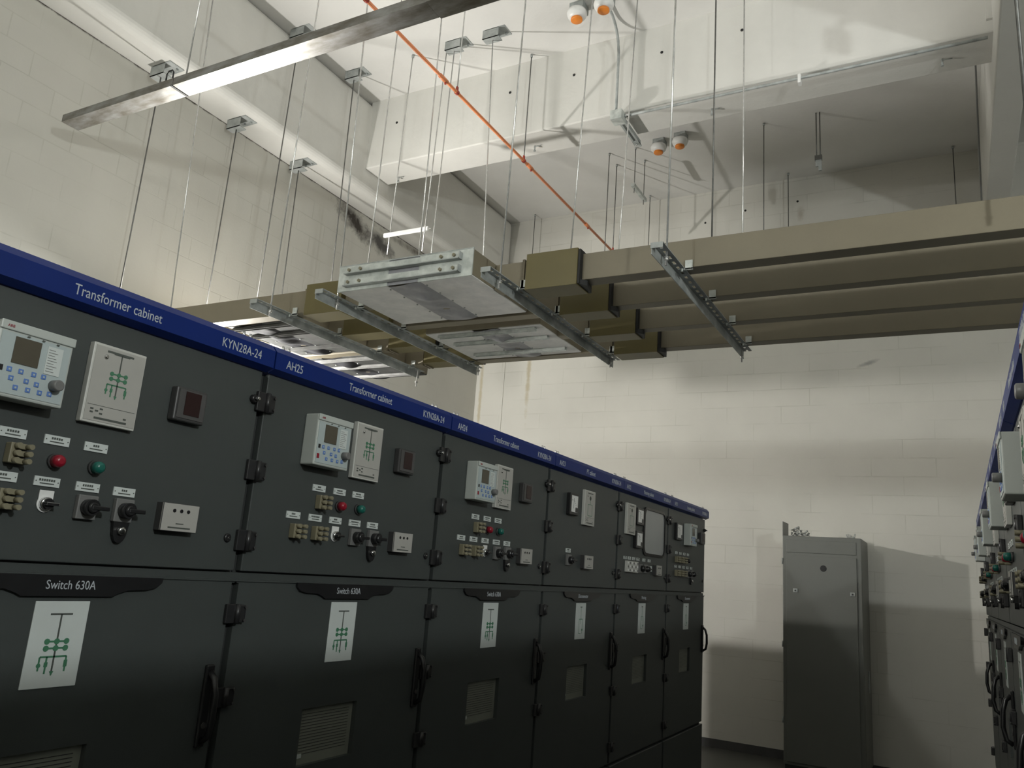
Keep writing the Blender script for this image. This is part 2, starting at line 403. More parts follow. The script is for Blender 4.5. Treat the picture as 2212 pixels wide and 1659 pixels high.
def rotary(root, x, z, ang=0.0, w=0.050, h=0.056):
    p = B().box(x-w/2, x+w/2, -0.014, 0, z-h/2, z+h/2, M_grey, bev=0.002).build('rotary_switch', root)
    k = B().cyl((x, -0.012, z), (x, -0.036, z), 0.019, M_bplas, 20)
    k.cyl((x, -0.034, z), (x, -0.042, z), 0.016, M_bplas, 20, r2=0.010)
    k.box(x-0.006, x+0.040, -0.043, -0.028, z-0.005, z+0.005, M_bplas, bev=0.002)
    k.build('switch_knob', p)
    return p
def key_lock(root, x, z):
    p = B()
    pts = [(x-0.022, z+0.022), (x+0.022, z+0.022), (x+0.018, z-0.010)] + [(x+0.015*math.cos(a), z-0.014+0.015*math.sin(a)) for a in [math.radians(-t) for t in range(20, 170, 15)]] + [(x-0.018, z-0.010)]
    p.prism(pts[::-1], -0.012, 0, M_bplas)
    o = p.build('key_lock', root)
    B().lathe([(0.010, 0.010), (0.010, 0.020), (0.008, 0.022), (0.003, 0.022)], (x, 0, z), M_chrome, axis='Y', seg=18).build('lock_barrel', o)
def white_switch(root, x, z):
    o = B().box(x-0.017, x+0.017, -0.003, 0, z-0.004, z+0.030, M_white, bev=0.001).cyl((x, 0, z), (x, -0.0035, z), 0.019, M_white, 20).build('selector_switch', root)
    k = B().lathe([(0.015, 0.003), (0.015, 0.012), (0.013, 0.014)], (x, 0, z), M_chrome, axis='Y', seg=20)
    k.cyl((x, -0.013, z), (x, -0.020, z), 0.012, M_bplas, 18); k.box(x-0.012, x+0.018, -0.030, -0.018, z-0.0035, z+0.0035, M_bplas, bev=0.001)
    k.build('switch_knob', o)
def indicator_box(root, x0, x1, z0, z1):
    o = B().box(x0, x1, -0.024, 0, z0, z1, M_dgrey).box(x0-0.001, x1+0.001, -0.028, -0.022, z0-0.001, z1+0.001, M_mimic, bev=0.0015)
    xm = (x0+x1)/2
    for dx in (-0.022, 0.0, 0.022):
        o.cyl((xm+dx, -0.027, z1-0.018), (xm+dx, -0.0295, z1-0.018), 0.0048, M_bplas, 12)
    o.box(xm-0.012, xm+0.012, -0.0287, -0.028, z0+0.018, z0+0.0205, M_dline).box(xm-0.035, xm+0.035, -0.0287, -0.028, z0+0.007, z0+0.0105, M_dline)
    o.build('voltage_indicator', root)
def relay(root, x0, z0=1.98, z1=2.142, w=0.165, flap=False):
    d = 0.056; x1 = x0+w
    o = B().box(x0, x1, -d, 0, z0, z1, M_relay, bev=0.004)
    o.box(x0+0.006, x1-0.006, -d-0.0015, -d+0.001, z0+0.008, z1-0.024, M_relf)
    o.box(x0, x1+0.002, -d-0.004, -d+0.001, z1-0.020, z1, M_relay, bev=0.002)
    o.text('ABB', x0+0.012, z1-0.014, 0.006, M_rbut, y=-d-0.0043)
    for k in (0.35, 0.55, 0.75): o.box(x0+w*k, x0+w*k+0.006, -d-0.0046, -d-0.004, z1-0.026, z1-0.023, M_dline)
    root_r = o.build('protection_relay', root)
    B().box(x0+0.035, x0+0.092, -d-0.0035, -d-0.001, z0+0.075, z0+0.132, M_lcd).build('display', root_r)
    n = B().box(x0+0.107, x0+0.142, -d-0.003, -d-0.001, z0+0.068, z0+0.130, M_sign)
    for k in range(9): n.box(x0+0.110, x0+0.110+random.uniform(0.014, 0.028), -d-0.0034, -d-0.003, z0+0.074+k*0.006, z0+0.0752+k*0.006, M_grey)
    n.build('note_card', root_r)
    kp = B()
    for (kx, kz) in [(0.035, 0.060), (0.060, 0.060), (0.088, 0.060), (0.110, 0.060), (0.042, 0.042), (0.075, 0.042), (0.098, 0.040), (0.055, 0.024), (0.082, 0.024), (0.108, 0.024), (0.130, 0.026)]:
        kp.box(x0+kx-0.0055, x0+kx+0.0055, -d-0.003, -d-0.001, z0+kz-0.0055, z0+kz+0.0055, M_key, bev=0.001)
        kp.box(x0+kx-0.002, x0+kx+0.002, -d-0.0034, -d-0.0028, z0+kz-0.002, z0+kz+0.002, M_relf)
    kp.build('keypad', root_r)
    B().box(x0+0.012, x0+0.021, -d-0.003, -d-0.001, z0+0.054, z0+0.066, M_bplas).build('reset_key', root_r)
    B().box(x0+0.010, x0+0.020, -d-0.003, -d-0.001, z0+0.022, z0+0.036, M_rbut).build('stop_key', root_r)
    B().lathe([(0.013, 0.0), (0.0125, 0.022), (0.010, 0.024)], (x0+0.136, -d, z0+0.046), M_grey, axis='Y', seg=20).build('port_cap', root_r)
    return root_r
def mimic(root, x0, x1, z0, z1, kind=0):
    o = B().box(x0, x1, -0.018, 0, z0, z1, M_mimf, bev=0.002).box(x0+0.006, x1-0.003, -0.0192, -0.017, z0+0.006, z1-0.006, M_mimic)
    xm = (x0+x1)/2; h = z1-z0; w_ = x1-x0
    o.box(x0+w_*0.25, x1-w_*0.25, -0.0198, -0.0192, z1-0.018, z1-0.013, M_dline)
    o.box(x0+0.010, x1-0.008, -0.0197, -0.0192, z0+0.043, z0+0.044, M_dline)
    o.box(x0+w_*0.22, x1-w_*0.18, -0.0198, -0.0192, z0+0.011, z0+0.016, M_dline)
    for (a, c) in ((0.13, 0.032), (0.13, 0.024), (0.22, 0.028), (0.30, 0.034), (0.30, 0.023), (0.75, 0.021)):
        o.box(x0+w_*a, x0+w_*a+0.008, -0.0198, -0.0192, z0+c, z0+c+0.004, M_dline)
    if kind == 0:
        diagram(o, xm+0.004, z0+0.118, 0.135, -0.0192, M_line, M_dline)
    else:
        t = 0.0012
        for (a, b_, c, d) in ((0.3, 0.3, 0.28, 0.6), (0.7, 0.7, 0.28, 0.6), (0.5, 0.5, 0.6, 0.85)):
            o.box(x0+w_*a-t, x0+w_*b_+t, -0.0198, -0.0192, z0+h*c, z0+h*d, M_line)
        for c in (0.28, 0.6): o.box(x0+w_*0.3, x0+w_*0.7, -0.0198, -0.0192, z0+h*c-t, z0+h*c+t, M_line)
        o.cyl((xm, -0.0190, z0+h*0.78), (xm, -0.0198, z0+h*0.78), 0.012, M_dline, 14, smooth=False)
    r = o.build('mimic_panel', root)
    B().lathe([(0.0055, 0.018), (0.0055, 0.022), (0.003, 0.024)], (x0+w_*0.24, 0, z1-0.030), M_chrome, axis='Y', seg=12).build('indicator_lamp', r)
def digital_meter(root, x0, x1, z0, z1):
    r = B().box(x0, x1, -0.024, 0, z0, z1, M_dgrey, bev=0.004).box(x0+0.008, x1-0.006, -0.026, -0.023, z0+0.008, z1-0.006, M_mgrey).build('digital_meter', root)
    w_ = x1-x0
    B().box(x0+w_*0.28, x0+w_*0.78, -0.0275, -0.0255, z0+0.018, z1-0.010, M_dred).build('display', r)
def analog_meter(root, x0, x1, z0, z1):
    r = B().box(x0, x1, -0.022, 0, z0, z1, M_bplas, bev=0.003).build('analog_meter', root)
    d = B().box(x0+0.018, x1-0.018, -0.0232, -0.0215, z0+0.016, z1-0.012, M_white)
    xm = (x0+x1)/2
    for k in range(7):
        a = math.radians(100-k*14); R_ = (x1-x0)*0.42
        cx_, cz_ = x0+0.03+R_*math.cos(a), z0+0.03+R_*math.sin(a)
        d.box(cx_-0.002, cx_+0.002, -0.0238, -0.0232, cz_-0.002, cz_+0.002, M_dline)
    d.box(xm-0.014, xm-0.012, -0.0238, -0.0232, z0+0.035, z1-0.025, M_dline)
    d.box(x1-0.052, x1-0.017, -0.0245, -0.0215, z0+0.015, z0+0.042, M_bplas, bev=0.006)
    d.build('dial', r)
def hinge(root, z, h=0.058):
    b = B().box(-0.028, 0.008, -0.012, -0.001, z-h/2, z+h/2, M_hinge, bev=0.002)
    b.cyl((0.010, -0.013, z-h/2), (0.010, -0.013, z+h/2), 0.008, M_hinge, 14)
    b.box(0.012, 0.040, -0.016, 0.0, z-h/2+0.002, z+h/2-0.002, M_hinge, bev=0.003)
    for dz in (-0.018, 0.018): b.cyl((0.034, -0.018, z+dz), (0.034, -0.0215, z+dz), 0.004, M_dgrey, 10)
    return b.build('hinge', root)
def carcass(root, fascia_words):
    # body: side frames, roof, back, plinth
    b = B()
    D = 2.50
    b.box(0.002, W-0.002, 0.022, D, 0.0, 2.24, M_cbody)
    b.box(0.004, W-0.004, 0.07, D, 2.24, 2.244, M_roof_bounce)  # unseen paler roof plate, added to bounce light onto the duct undersides
    b.box(0.004, W-0.004, 0.0, 0.022, 1.612, 1.618, M_door)
    b.build('body', root)
    # rail between the doors, with small bright gaps
    g = B().box(0.0, W, 0.008, 0.020, 1.618, 1.640, M_door).box(0.0, W, -0.004, 0.010, 1.616, 1.621, M_door)
    g.build('middle_rail', root)
    # top name board
    f = B()
    prof = [(-0.004, 2.228), (-0.030, 2.240), (-0.030, 2.292), (-0.012, 2.312), (0.06, 2.312), (0.06, 2.305), (-0.004, 2.296)]
    f.prism(prof, 0.003, W-0.003, M_blue, plane='YZ')
    idn, name = fascia_words
    yy = -0.0302
    if idn: f.text(idn, 0.048, 2.252, 0.026, M_letter, y=yy, sx=0.82)
    if name: f.text(name, W/2-0.03, 2.254, 0.026, M_letter, y=yy, sx=0.78, align='CENTER')
    f.text('KYN28A-24', 0.785, 2.253, 0.026, M_letter, y=yy, sx=0.80)
    f.build('name_board', root)
    for x in (0.05, 0.075, W-0.11, W-0.085):
        B().cyl((x, -0.004, 2.309), (x, -0.004, 2.324), 0.0042, M_chrome, 10).lathe([(0.006, 0.0), (0.006, 0.004)], (x, -0.004, 2.312), M_chrome, seg=6).build('board_screw', root)
def doors(root, plate_text, sign_kind=0):
    # upper door
    u = B().box(0.012, W-0.014, 0.0, 0.022, 1.645, 2.226, M_door, bev=0.0025).build('upper_door', root)
    B().lathe([(0.013, 0.0), (0.013, 0.010), (0.010, 0.014)], (W-0.037, 0, 2.139), M_bplas, axis='Y', seg=18).lathe([(0.006, 0.014), (0.006, 0.026), (0.004, 0.028)], (W-0.037, 0, 2.139), M_chrome, axis='Y', seg=12).build('door_knob', u)
    B().lathe([(0.012, 0.0), (0.012, 0.004), (0.009, 0.006)], (W-0.056, 0, 1.734), M_bplas, axis='Y', seg=18).cyl((W-0.056, -0.005, 1.734), (W-0.056, -0.009, 1.734), 0.005, M_chrome, 3).build('door_lock', u)
    # lower door with a window opening
    x0, x1, z0, z1 = 0.345, 0.610, 1.070, 1.238
    L0, L1, Z0, Z1 = 0.012, W-0.014, 0.672, 1.612
    l = B()
    l.box(L0, x0, 0.0, 0.022, Z0, Z1, M_door).box(x1, L1, 0.0, 0.022, Z0, Z1, M_door)
    l.box(x0, x1, 0.0, 0.022, z1, Z1, M_door).box(x0, x1, 0.0, 0.022, Z0, z0, M_door)
    ld = l.build('lower_door', root)
    wn = B().box(x0-0.004, x1+0.004, 0.0165, 0.0215, z0-0.004, z1+0.004, M_inner)
    for k in range(14): wn.box(x0+0.02, x1-0.02, 0.0155, 0.0168, z0+0.03+k*0.009, z0+0.0315+k*0.009, M_dgrey)
    wn.box(x0+0.008, x0+0.035, 0.014, 0.0168, z0+0.02, z0+0.032, M_sign)
    wn.build('viewing_window', ld)
    # black name plate with stepped ends
    cx_ = 0.490
    half = [(0.248, 1.618), (0.246, 1.606), (0.232, 1.594), (0.205, 1.588), (0.150, 1.586), (0.125, 1.578), (0.112, 1.571)]
    pts = [(cx_+a, z) for a, z in half] + [(cx_-a, z) for a, z in reversed(half)]
    npb = B().prism(pts, -0.010, 0.0, M_bplas)
    if plate_text: npb.text(plate_text, cx_, 1.587, 0.020, M_letter, y=-0.0102, sx=0.84, align='CENTER')
    npb.build('name_plate', ld)
    s = B().box(0.419, 0.550, -0.003, 0, 1.372, 1.560, M_sign, bev=0.001)
    if sign_kind == 0: diagram(s, 0.485, 1.462, 0.165, -0.003, M_line, M_dline)
    else:
        t = 0.0014
        s.box(0.475, 0.5, -0.0036, -0.003, 1.536, 1.541, M_dline)
        for (a, b_, c, d) in ((0.487, 0.487, 1.45, 1.54), (0.465, 0.465, 1.40, 1.475), (0.508, 0.508, 1.40, 1.475)):
            s.box(a-t, b_+t, -0.0036, -0.003, c, d, M_line)
        s.box(0.465, 0.508, -0.0036, -0.003, 1.474, 1.477, M_line); s.box(0.465, 0.490, -0.0036, -0.003, 1.40, 1.403, M_line)
        s.box(0.500, 0.514, -0.0036, -0.003, 1.415, 1.425, M_line)
    s.build('diagram_sign', ld)
    # swing handle
    hx = W-0.052
    hd = B().box(hx-0.014, hx+0.014, -0.012, 0, 1.185, 1.395, M_bplas, bev=0.004)
    hd.tube([(hx, -0.010, 1.375), (hx, -0.028, 1.36), (hx, -0.040, 1.32), (hx, -0.042, 1.26), (hx, -0.034, 1.215), (hx, -0.012, 1.20)], 0.009, M_bplas, 10)
    hd.cyl((hx, -0.012, 1.24), (hx, -0.014, 1.24), 0.008, M_dgrey, 12)
    hd.build('swing_handle', ld)
    # lower panel, stands a little proud
    p = B().box(0.012, W-0.014, -0.006, 0.022, 0.06, 0.655, M_door, bev=0.004)
    p.build('bottom_panel', root)
    for z in (2.136, 1.933, 1.731): hinge(root, z)
    for z in (1.528, 1.306, 1.066, 0.76): hinge(root, z, 0.052)

def feeder(root):
    relay(root, 0.190)
    mimic(root, 0.427, 0.571, 1.970, 2.163)
    digital_meter(root, 0.672, 0.772, 2.022, 2.112)
    for x in (0.292, 0.393, 0.491): label_plate(root, x, 1.916)
    test_plug(root, 0.307, 1.872); test_plug(root, 0.207, 1.773); test_plug(root, 0.305, 1.773)
    pilot(root, 0.396, 1.869, M_rbut, 'red_pilot_lamp'); pilot(root, 0.496, 1.869, M_gbut, 'green_pilot_lamp')
    for x in (0.191, 0.291, 0.389, 0.489, 0.587): label_plate(root, x, 1.821)
    white_switch(root, 0.394, 1.772)
    rotary(root, 0.490, 1.774); rotary(root, 0.588, 1.776); key_lock(root, 0.588, 1.727)
    indicator_box(root, 0.688, 0.800, 1.738, 1.808)
def pt_layout(root):
    analog_meter(root, 0.225, 0.340, 2.015, 2.130)
    mimic(root, 0.427, 0.573, 1.977, 2.170, 1)
    label_plate(root, 0.275, 1.829); rotary(root, 0.275, 1.780)
    indicator_box(root, 0.446, 0.562, 1.743, 1.814)
def metering_layout(root):
    mimic(root, 0.108, 0.262, 1.978, 2.170, 1)
    analog_meter(root, 0.282, 0.410, 2.050, 2.157); analog_meter(root, 0.275, 0.402, 1.902, 2.010)
    # big rubber framed window
    x0, x1, z0, z1 = 0.452, 0.905, 1.864, 2.182
    def rr(o, r):
        p = []
        for cx_, cz_, a0 in ((x1-o-r, z1-o-r, 0), (x0+o+r, z1-o-r, 90), (x0+o+r, z0+o+r, 180), (x1-o-r, z0+o+r, 270)):
            for k in range(0, 91, 15): p.append((cx_+r*math.cos(math.radians(a0+k)), cz_+r*math.sin(math.radians(a0+k))))
        return p
    fr = B(); outer = rr(0, 0.055); inner = rr(0.017, 0.042); i = fr.mi(M_bplas); n = len(outer)
    V = [[fr.bm.verts.new(Vector((a, y, c))) for a, c in P] for P, y in ((outer, 0.0), (outer, -0.008), (inner, -0.012), (inner, 0.0))]
    for q in range(4):
        for k in range(n):
            f = fr.bm.faces.new((V[q][k], V[q][(k+1) % n], V[(q+1) % 4][(k+1) % n], V[(q+1) % 4][k])); f.material_index = i
    wf = fr.build('meter_window', root)
    B().prism(inner, -0.004, -0.001, M_glassp).build('window_pane', wf)
    for x in (0.140, 0.215, 0.295, 0.375, 0.490, 0.595): label_plate(root, x, 1.834, 0.052, 0.018)
    tb = B().box(0.140, 0.345, -0.018, 0, 1.748, 1.816, M_mimf, bev=0.002)
    for ix in range(6):
        for iz in range(3): tb.cyl((0.158+ix*0.034, -0.017, 1.760+iz*0.022), (0.158+ix*0.034, -0.021, 1.760+iz*0.022), 0.007, M_grey if (ix+iz) % 2 else M_white, 10)
    tb.build('test_block', root)
    rotary(root, 0.414, 1.778); rotary(root, 0.512, 1.778)
    B().box(0.580, 0.645, -0.006, 0, 1.765, 1.800, M_sign, bev=0.001).build('nameplate', root)
    indicator_box(root, 0.684, 0.790, 1.744, 1.810)
def incoming_layout(root):
    analog_meter(root, 0.150, 0.290, 2.012, 2.135)
    relay(root, 0.385, 1.985, 2.148)
    digital_meter(root, 0.800, 0.905, 2.022, 2.112)
    for x in (0.210, 0.310, 0.410, 0.505): label_plate(root, x, 1.920, 0.050, 0.018)
    for x in (0.200, 0.290, 0.375): test_plug(root, x, 1.872)
    pilot(root, 0.480, 1.872, M_bplas, 'black_push_button')
    for x in (0.200, 0.300, 0.400, 0.500, 0.600): label_plate(root, x, 1.822, 0.050, 0.018)
    for x in (0.200, 0.290, 0.375): test_plug(root, x, 1.775)
    rotary(root, 0.500, 1.776); rotary(root, 0.605, 1.778); key_lock(root, 0.585, 1.727)

HPI = math.pi/2
LX = -1.80
def cab(words, plate, sk, layout, y0, label):
    root = empty('switchgear_cabinet', (LX, y0, 0), HPI)
    carcass(root, words); doors(root, plate, sk); layout(root)
    tag(root, label, 'electrical cabinet', 'left row of switchgear cabinets')
    return root
Y0 = 0.71
c26 = cab(('AH26', 'Transformer cabinet'), 'Switch 630A', 0, feeder, Y0, 'grey switchgear cabinet nearest the camera in the left row, cut by the left edge')
c25 = cab(('AH25', 'Transformer cabinet'), 'Switch 630A', 0, feeder, Y0+W, 'grey switchgear cabinet marked AH25 on its blue top board')
c24 = cab(('AH24', 'Transformer cabinet'), 'Switch 630A', 0, feeder, Y0+2*W, 'grey switchgear cabinet marked AH24 on its blue top board')
c23 = cab(('AH23', 'PT cabinet'), 'Disconnector', 1, pt_layout, Y0+3*W, 'grey switchgear cabinet marked AH23 PT cabinet, with few instruments on its door')
c22 = cab(('AH22', 'Metering cabinet'), 'Metering', 1, metering_layout, Y0+4*W, 'grey switchgear cabinet with a large black-framed pale window in its upper door')
c21 = cab(('AH21', 'Incoming cabinet'), 'Disconnector', 1, incoming_layout, Y0+5*W, 'last grey switchgear cabinet of the left row, at the far end beside the back wall')
# right row, seen edge on: same cabinets turned round
RX = 0.172
rlab = ['right-hand row cabinet farthest from the camera, ending near the back wall',
        'right-hand row cabinet, second from the far end of that row',
        'right-hand row cabinet, third from the far end, just beyond the blue board joint',
        'right-hand row cabinet, fourth from the far end, relay box sticking out at right edge',
        'right-hand row cabinet whose blue top board rises along the right picture edge',
        'right-hand row cabinet nearest the camera, only a corner of its blue board in view']
rlab += ['right-hand row cabinet just behind the camera', 'right-hand row cabinet second behind the camera', 'right-hand row cabinet third behind the camera']
src = [c21, c25, c24, c25, c24, c25, c24, c25, c24]
for k in range(9):
    r = copy_tree(src[k])
    r.location = (RX, 6.70-k*W, 0); r.rotation_euler = (0, 0, -HPI)
    tag(r, rlab[k], 'electrical cabinet', 'right row of switchgear cabinets')

# ------------------------------------------------------------------ tall grey cabinet by the back wall
def tall_cabinet():
    x0, x1, y0, y1, zt = -1.535, -0.80, 8.60, 9.25, 2.255
    t = tag(empty('control_cabinet', ((x0+x1)/2, y0, 0)), 'tall light grey free-standing cabinet against the back wall with a black round hole', 'electrical cabinet')
    o = Vector(t.location)
    def bd(b, nm, p=t):
        bmesh.ops.translate(b.bm, verts=b.bm.verts[:], vec=-o); return b.build(nm, p)
    bd(B().box(x0, x1, y0, y1, 0.10, zt, M_tall, bev=0.006), 'body')
    bd(B().box(x0+0.01, x1-0.01, y0+0.02, y1-0.01, 0, 0.10, M_cbody), 'plinth')
    bd(B().box(x0+0.035, x1-0.045, y0-0.006, y0+0.004, 2.090, 2.215, M_tall, bev=0.003), 'top_panel')
    d = bd(B().box(x0+0.035, x1-0.045, y0-0.012, y0+0.004, 0.13, 2.062, M_tall, bev=0.003), 'door')
    bd(B().lathe([(0.030, 0.012), (0.030, 0.0145), (0.026, 0.015)], (-1.148, y0, 1.948), M_black, axis='Y', seg=24), 'round_port', d)
    for x in (-1.412, -0.885):
        bd(B().box(x-0.022, x+0.022, y0-0.020, y0-0.010, 1.700, 1.738, M_galvd, bev=0.004).cyl((x, y0-0.018, 1.719), (x, y0-0.026, 1.719), 0.008, M_black, 12), 'latch', d)
    for z in (2.0, 1.2, 0.5): bd(B().cyl((x0-0.004, y0-0.004, z-0.03), (x0-0.004, y0-0.004, z+0.03), 0.006, M_galvd, 10), 'hinge')
    bd(B().box(x0, x0+0.006, y0, y0+0.30, zt-0.01, 2.395, M_tall), 'side_flange')
    bd(B().box(x1-0.002, x1+0.010, y0+0.36, y0+0.40, 0.8, 1.0, M_galvd), 'side_handle')
tall_cabinet()
wr = B()
for k in range(26):
    x = -1.50+random.random()*0.22; y = 8.64+random.random()*0.2; z = 2.262+max(0, (0.22-(x+1.50))*0.55)*random.random()
    wr.cyl((x, y, z), (x+random.uniform(-.05, .05), y+random.uniform(-.05, .05), max(2.262, z+random.uniform(-.03, .03))), 0.006, M_wrap, 6, r2=0.012)
tag(wr.build('packing_scraps'), 'crumpled pale packing scraps on top left of the tall grey cabinet', 'scraps')
cl = B()
for k in range(6): cl.cyl((-0.93+k*0.012, 8.7, 2.258), (-0.945+k*0.016, 8.7+random.uniform(-.02, .02), 2.258+random.uniform(.02, .055)), 0.006, M_wrap, 6)
tag(cl.build('cable_clip'), 'small metal clip standing on top right of the tall grey cabinet', 'clip')

# ------------------------------------------------------------------ busbar ducts
ZD0, ZD1 = 3.35, 3.51
DU = [(3.957, 4.065), (4.440, 4.530), (4.930, 5.015), (5.395, 5.495)]
XD0, XD1 = -5.33, 2.6
dl = ['beige busbar duct nearest the camera, topmost in the picture of four parallel ducts',
      'second beige busbar duct from the camera of four parallel ducts',
      'third beige busbar duct from the camera of four parallel ducts',
      'beige busbar duct farthest from the camera, lowest in the picture of four parallel ducts']
ducts = []
def duct(k, segs, covers):
    y0, y1 = DU[k]
    t = tag(empty('busbar_duct', (0, (y0+y1)/2, ZD0)), dl[k], 'duct', 'parallel busbar ducts')
    o = Vector(t.location)
    def bd(b, nm, p=t):
        bmesh.ops.translate(b.bm, verts=b.bm.verts[:], vec=-o); return b.build(nm, p)
    for a, c in segs:
        bd(B().box(a, c, y0, y1, ZD0, ZD1, M_duct, bev=0.003), 'duct_section')
    for (a, c, endr) in covers:
        zt = ZD1+0.022
        jc = bd(B().box(a, c, y0-0.048, y1+0.020, ZD0-(0.040 if a > -3 or k < 2 else 0.003), zt, M_olive, bev=0.002), 'joint_cover')
        if endr:
            e = B().box(c-0.002, c+0.014, y0-0.040, y1+0.034, ZD0-(0.032 if a > -3 else -0.002), zt-0.006, M_black)
            e.prism([(c+0.012, y0-0.03), (c+0.045, y0+0.012), (c+0.012, y1+0.03)], ZD0-0.034, ZD0-0.004, M_black, plane='XY') if a > -3 else None
            bd(e, 'end_seal', jc)
        f = B().box(a-0.012, a+0.002, y0-0.010, y1+0.012, ZD0-0.012, ZD1+0.010, M_duct)
        f.box(a-0.045, a-0.03, y0-0.012, y1+0.01, ZD0-0.01, ZD1+0.008, M_duct)
        bd(f, 'flange', jc)
    ducts.append((t, bd))
    return t, bd
duct(0, [(XD0, -3.38), (-2.385, XD1)], [(-3.87, -3.55, False), (-2.15, -1.82, True)])
duct(1, [(XD0, -4.80), (-4.115, XD1)], [(-3.93, -3.51, False), (-2.15, -1.82, True)])
duct(2, [(XD0, -3.37), (-2.42, XD1)], [(-3.88, -3.43, True), (-2.15, -1.82, True)])
duct(3, [(XD0, -5.00), (-4.085, XD1)], [(-3.86, -3.37, True), (-2.15, -1.82, True)])

def film(b, x0, x1, y0, y1, z, amp=0.012, fmat=None):
    """crumpled plastic film under an opening"""
    n, m_ = 8, 18; V = []; i = b.mi(fmat or M_film)
    for a in range(n+1):
        for c in range(m_+1):
            fx = a/n; fy = c/m_
            dz = amp*math.sin(fx*math.pi)*(0.6*math.sin(fy*9+fx*3)+0.4*math.sin(fy*23-fx*5)) - amp*0.6*math.sin(fx*math.pi)
            V.append(b.bm.verts.new(Vector((x0+(x1-x0)*fx, y0+(y1-y0)*fy, z+dz))))
    for a in range(n):
        for c in range(m_):
            f = b.bm.faces.new((V[a*(m_+1)+c], V[(a+1)*(m_+1)+c], V[(a+1)*(m_+1)+c+1], V[a*(m_+1)+c+1])); f.material_index = i; f.smooth = True
def junction_box(k, x0, x1, y0, y1, z0, z1, gap, braces, fl0=None, front=False, pm=None):
    pm = pm or M_plate; bmt = M_galv if pm is M_plate else M_brace_shade; fm_m = M_film if pm is M_plate else M_film_shade
    t, bd = ducts[k]
    jb = bd(B().box(x0, x1, y0 if fl0 is None else fl0, y1, z0+0.006, z1, M_duct, bev=0.004), 'junction_box')
    g0, g1 = gap
    c1 = B().box(x0+0.003, g0, y0+0.003, y1-0.004, z0, z0+0.010, pm, bev=0.001)
    c2 = B().box(g1, x1-0.003, y0+0.003, y1-0.004, z0, z0+0.010, pm, bev=0.001)
    if fl0 is not None: c1.box(x0+0.003, g0, y0, fl0+0.01, z0+0.004, z0+0.034, pm); c2.box(g1, x1-0.003, y0, fl0+0.01, z0+0.004, z0+0.034, pm)
    for b_, e in ((c1, g0-0.012), (c2, g1+0.012)):
        for q in range(5):
            yy = y0+0.06+q*(y1-y0-0.12)/4
            b_.cyl((e, yy, z0+0.004), (e, yy, z0-0.006), 0.006, M_galvd, 8)
    bd(c1, 'cover_plate', jb); bd(c2, 'cover_plate', jb)
    fm = B(); film(fm, g0-0.004, g1+0.004, y0+0.01, y1-0.01, z0+0.001, 0.018, fm_m); bd(fm, 'plastic_film', jb)
    for (a, c, yy) in braces:
        b_ = B().box(a, c, yy-0.016, yy+0.016, z0-0.006, z0-0.002, bmt).box(a, c, yy-0.018, yy-0.014, z0-0.024, z0-0.002, bmt).box(a, c, yy+0.014, yy+0.018, z0-0.024, z0-0.002, bmt)
        for q in (0.08, 0.28, 0.72, 0.92): b_.cyl((a+(c-a)*q, yy, z0-0.004), (a+(c-a)*q, yy, z0-0.014), 0.006, M_galvd, 8)
        bd(b_, 'brace_channel', jb)
    if front:
        fp = B().box(x0-0.004, g0+0.01, y0-0.010, y0, z0-0.004, z1+0.004, M_galv, bev=0.001).box(g1-0.01, x1+0.004, y0-0.010, y0, z0-0.004, z1+0.004, M_galv, bev=0.001)
        fp.box(g0, g1, y0-0.004, y0+0.002, z0, z1, M_film)
        fp.box(x0-0.006, x1+0.006, y0-0.011, y0-0.002, z1-0.004, z1+0.004, M_galvd)
        bd(fp, 'flange_plate', jb)
        for zz in (z1-0.042, z1-0.122):
            b_ = B().box(x0+0.065, x1-0.075, y0-0.034, y0-0.010, zz-0.019, zz+0.019, M_galv, bev=0.0015)
            b_.box(x0+0.060, x1-0.072, y0-0.044, y0-0.008, zz-0.024, zz-0.018, M_galvd)
            b_.box(x1-0.076, x1-0.070, y0-0.044, y0-0.010, zz-0.024, zz+0.020, M_galvd)
            for q in (x0+0.10, x0+0.19, x1-0.20, x1-0.11): b_.cyl((q, y0-0.032, zz), (q, y0-0.046, zz), 0.011, M_brown, 6, smooth=False)
            bd(b_, 'brace_bar', jb)
junction_box(0, -3.385, -2.39, 3.70, 4.40, 3.352, 3.518, (-3.005, -2.755), [], front=True)
junction_box(2, -3.37, -2.42, 4.66, 5.37, 3.352, 3.530, (-2.97, -2.75), [(-3.28, -2.48, 4.71), (-3.27, -2.48, 4.91), (-3.27, -2.48, 5.21)])
junction_box(1, -4.80, -4.115, 4.08, 4.90, 3.352, 3.530, (-4.68, -4.45), [(-4.78, -4.17, 4.13), (-4.78, -4.165, 4.32), (-4.78, -4.165, 4.69)], pm=M_plate_shade)
junction_box(3, -5.00, -4.085, 5.03, 5.74, 3.352, 3.530, (-4.70, -4.48), [(-4.97, -4.18, 5.08), (-4.97, -4.18, 5.31), (-4.97, -4.16, 5.62)], pm=M_plate_shade)

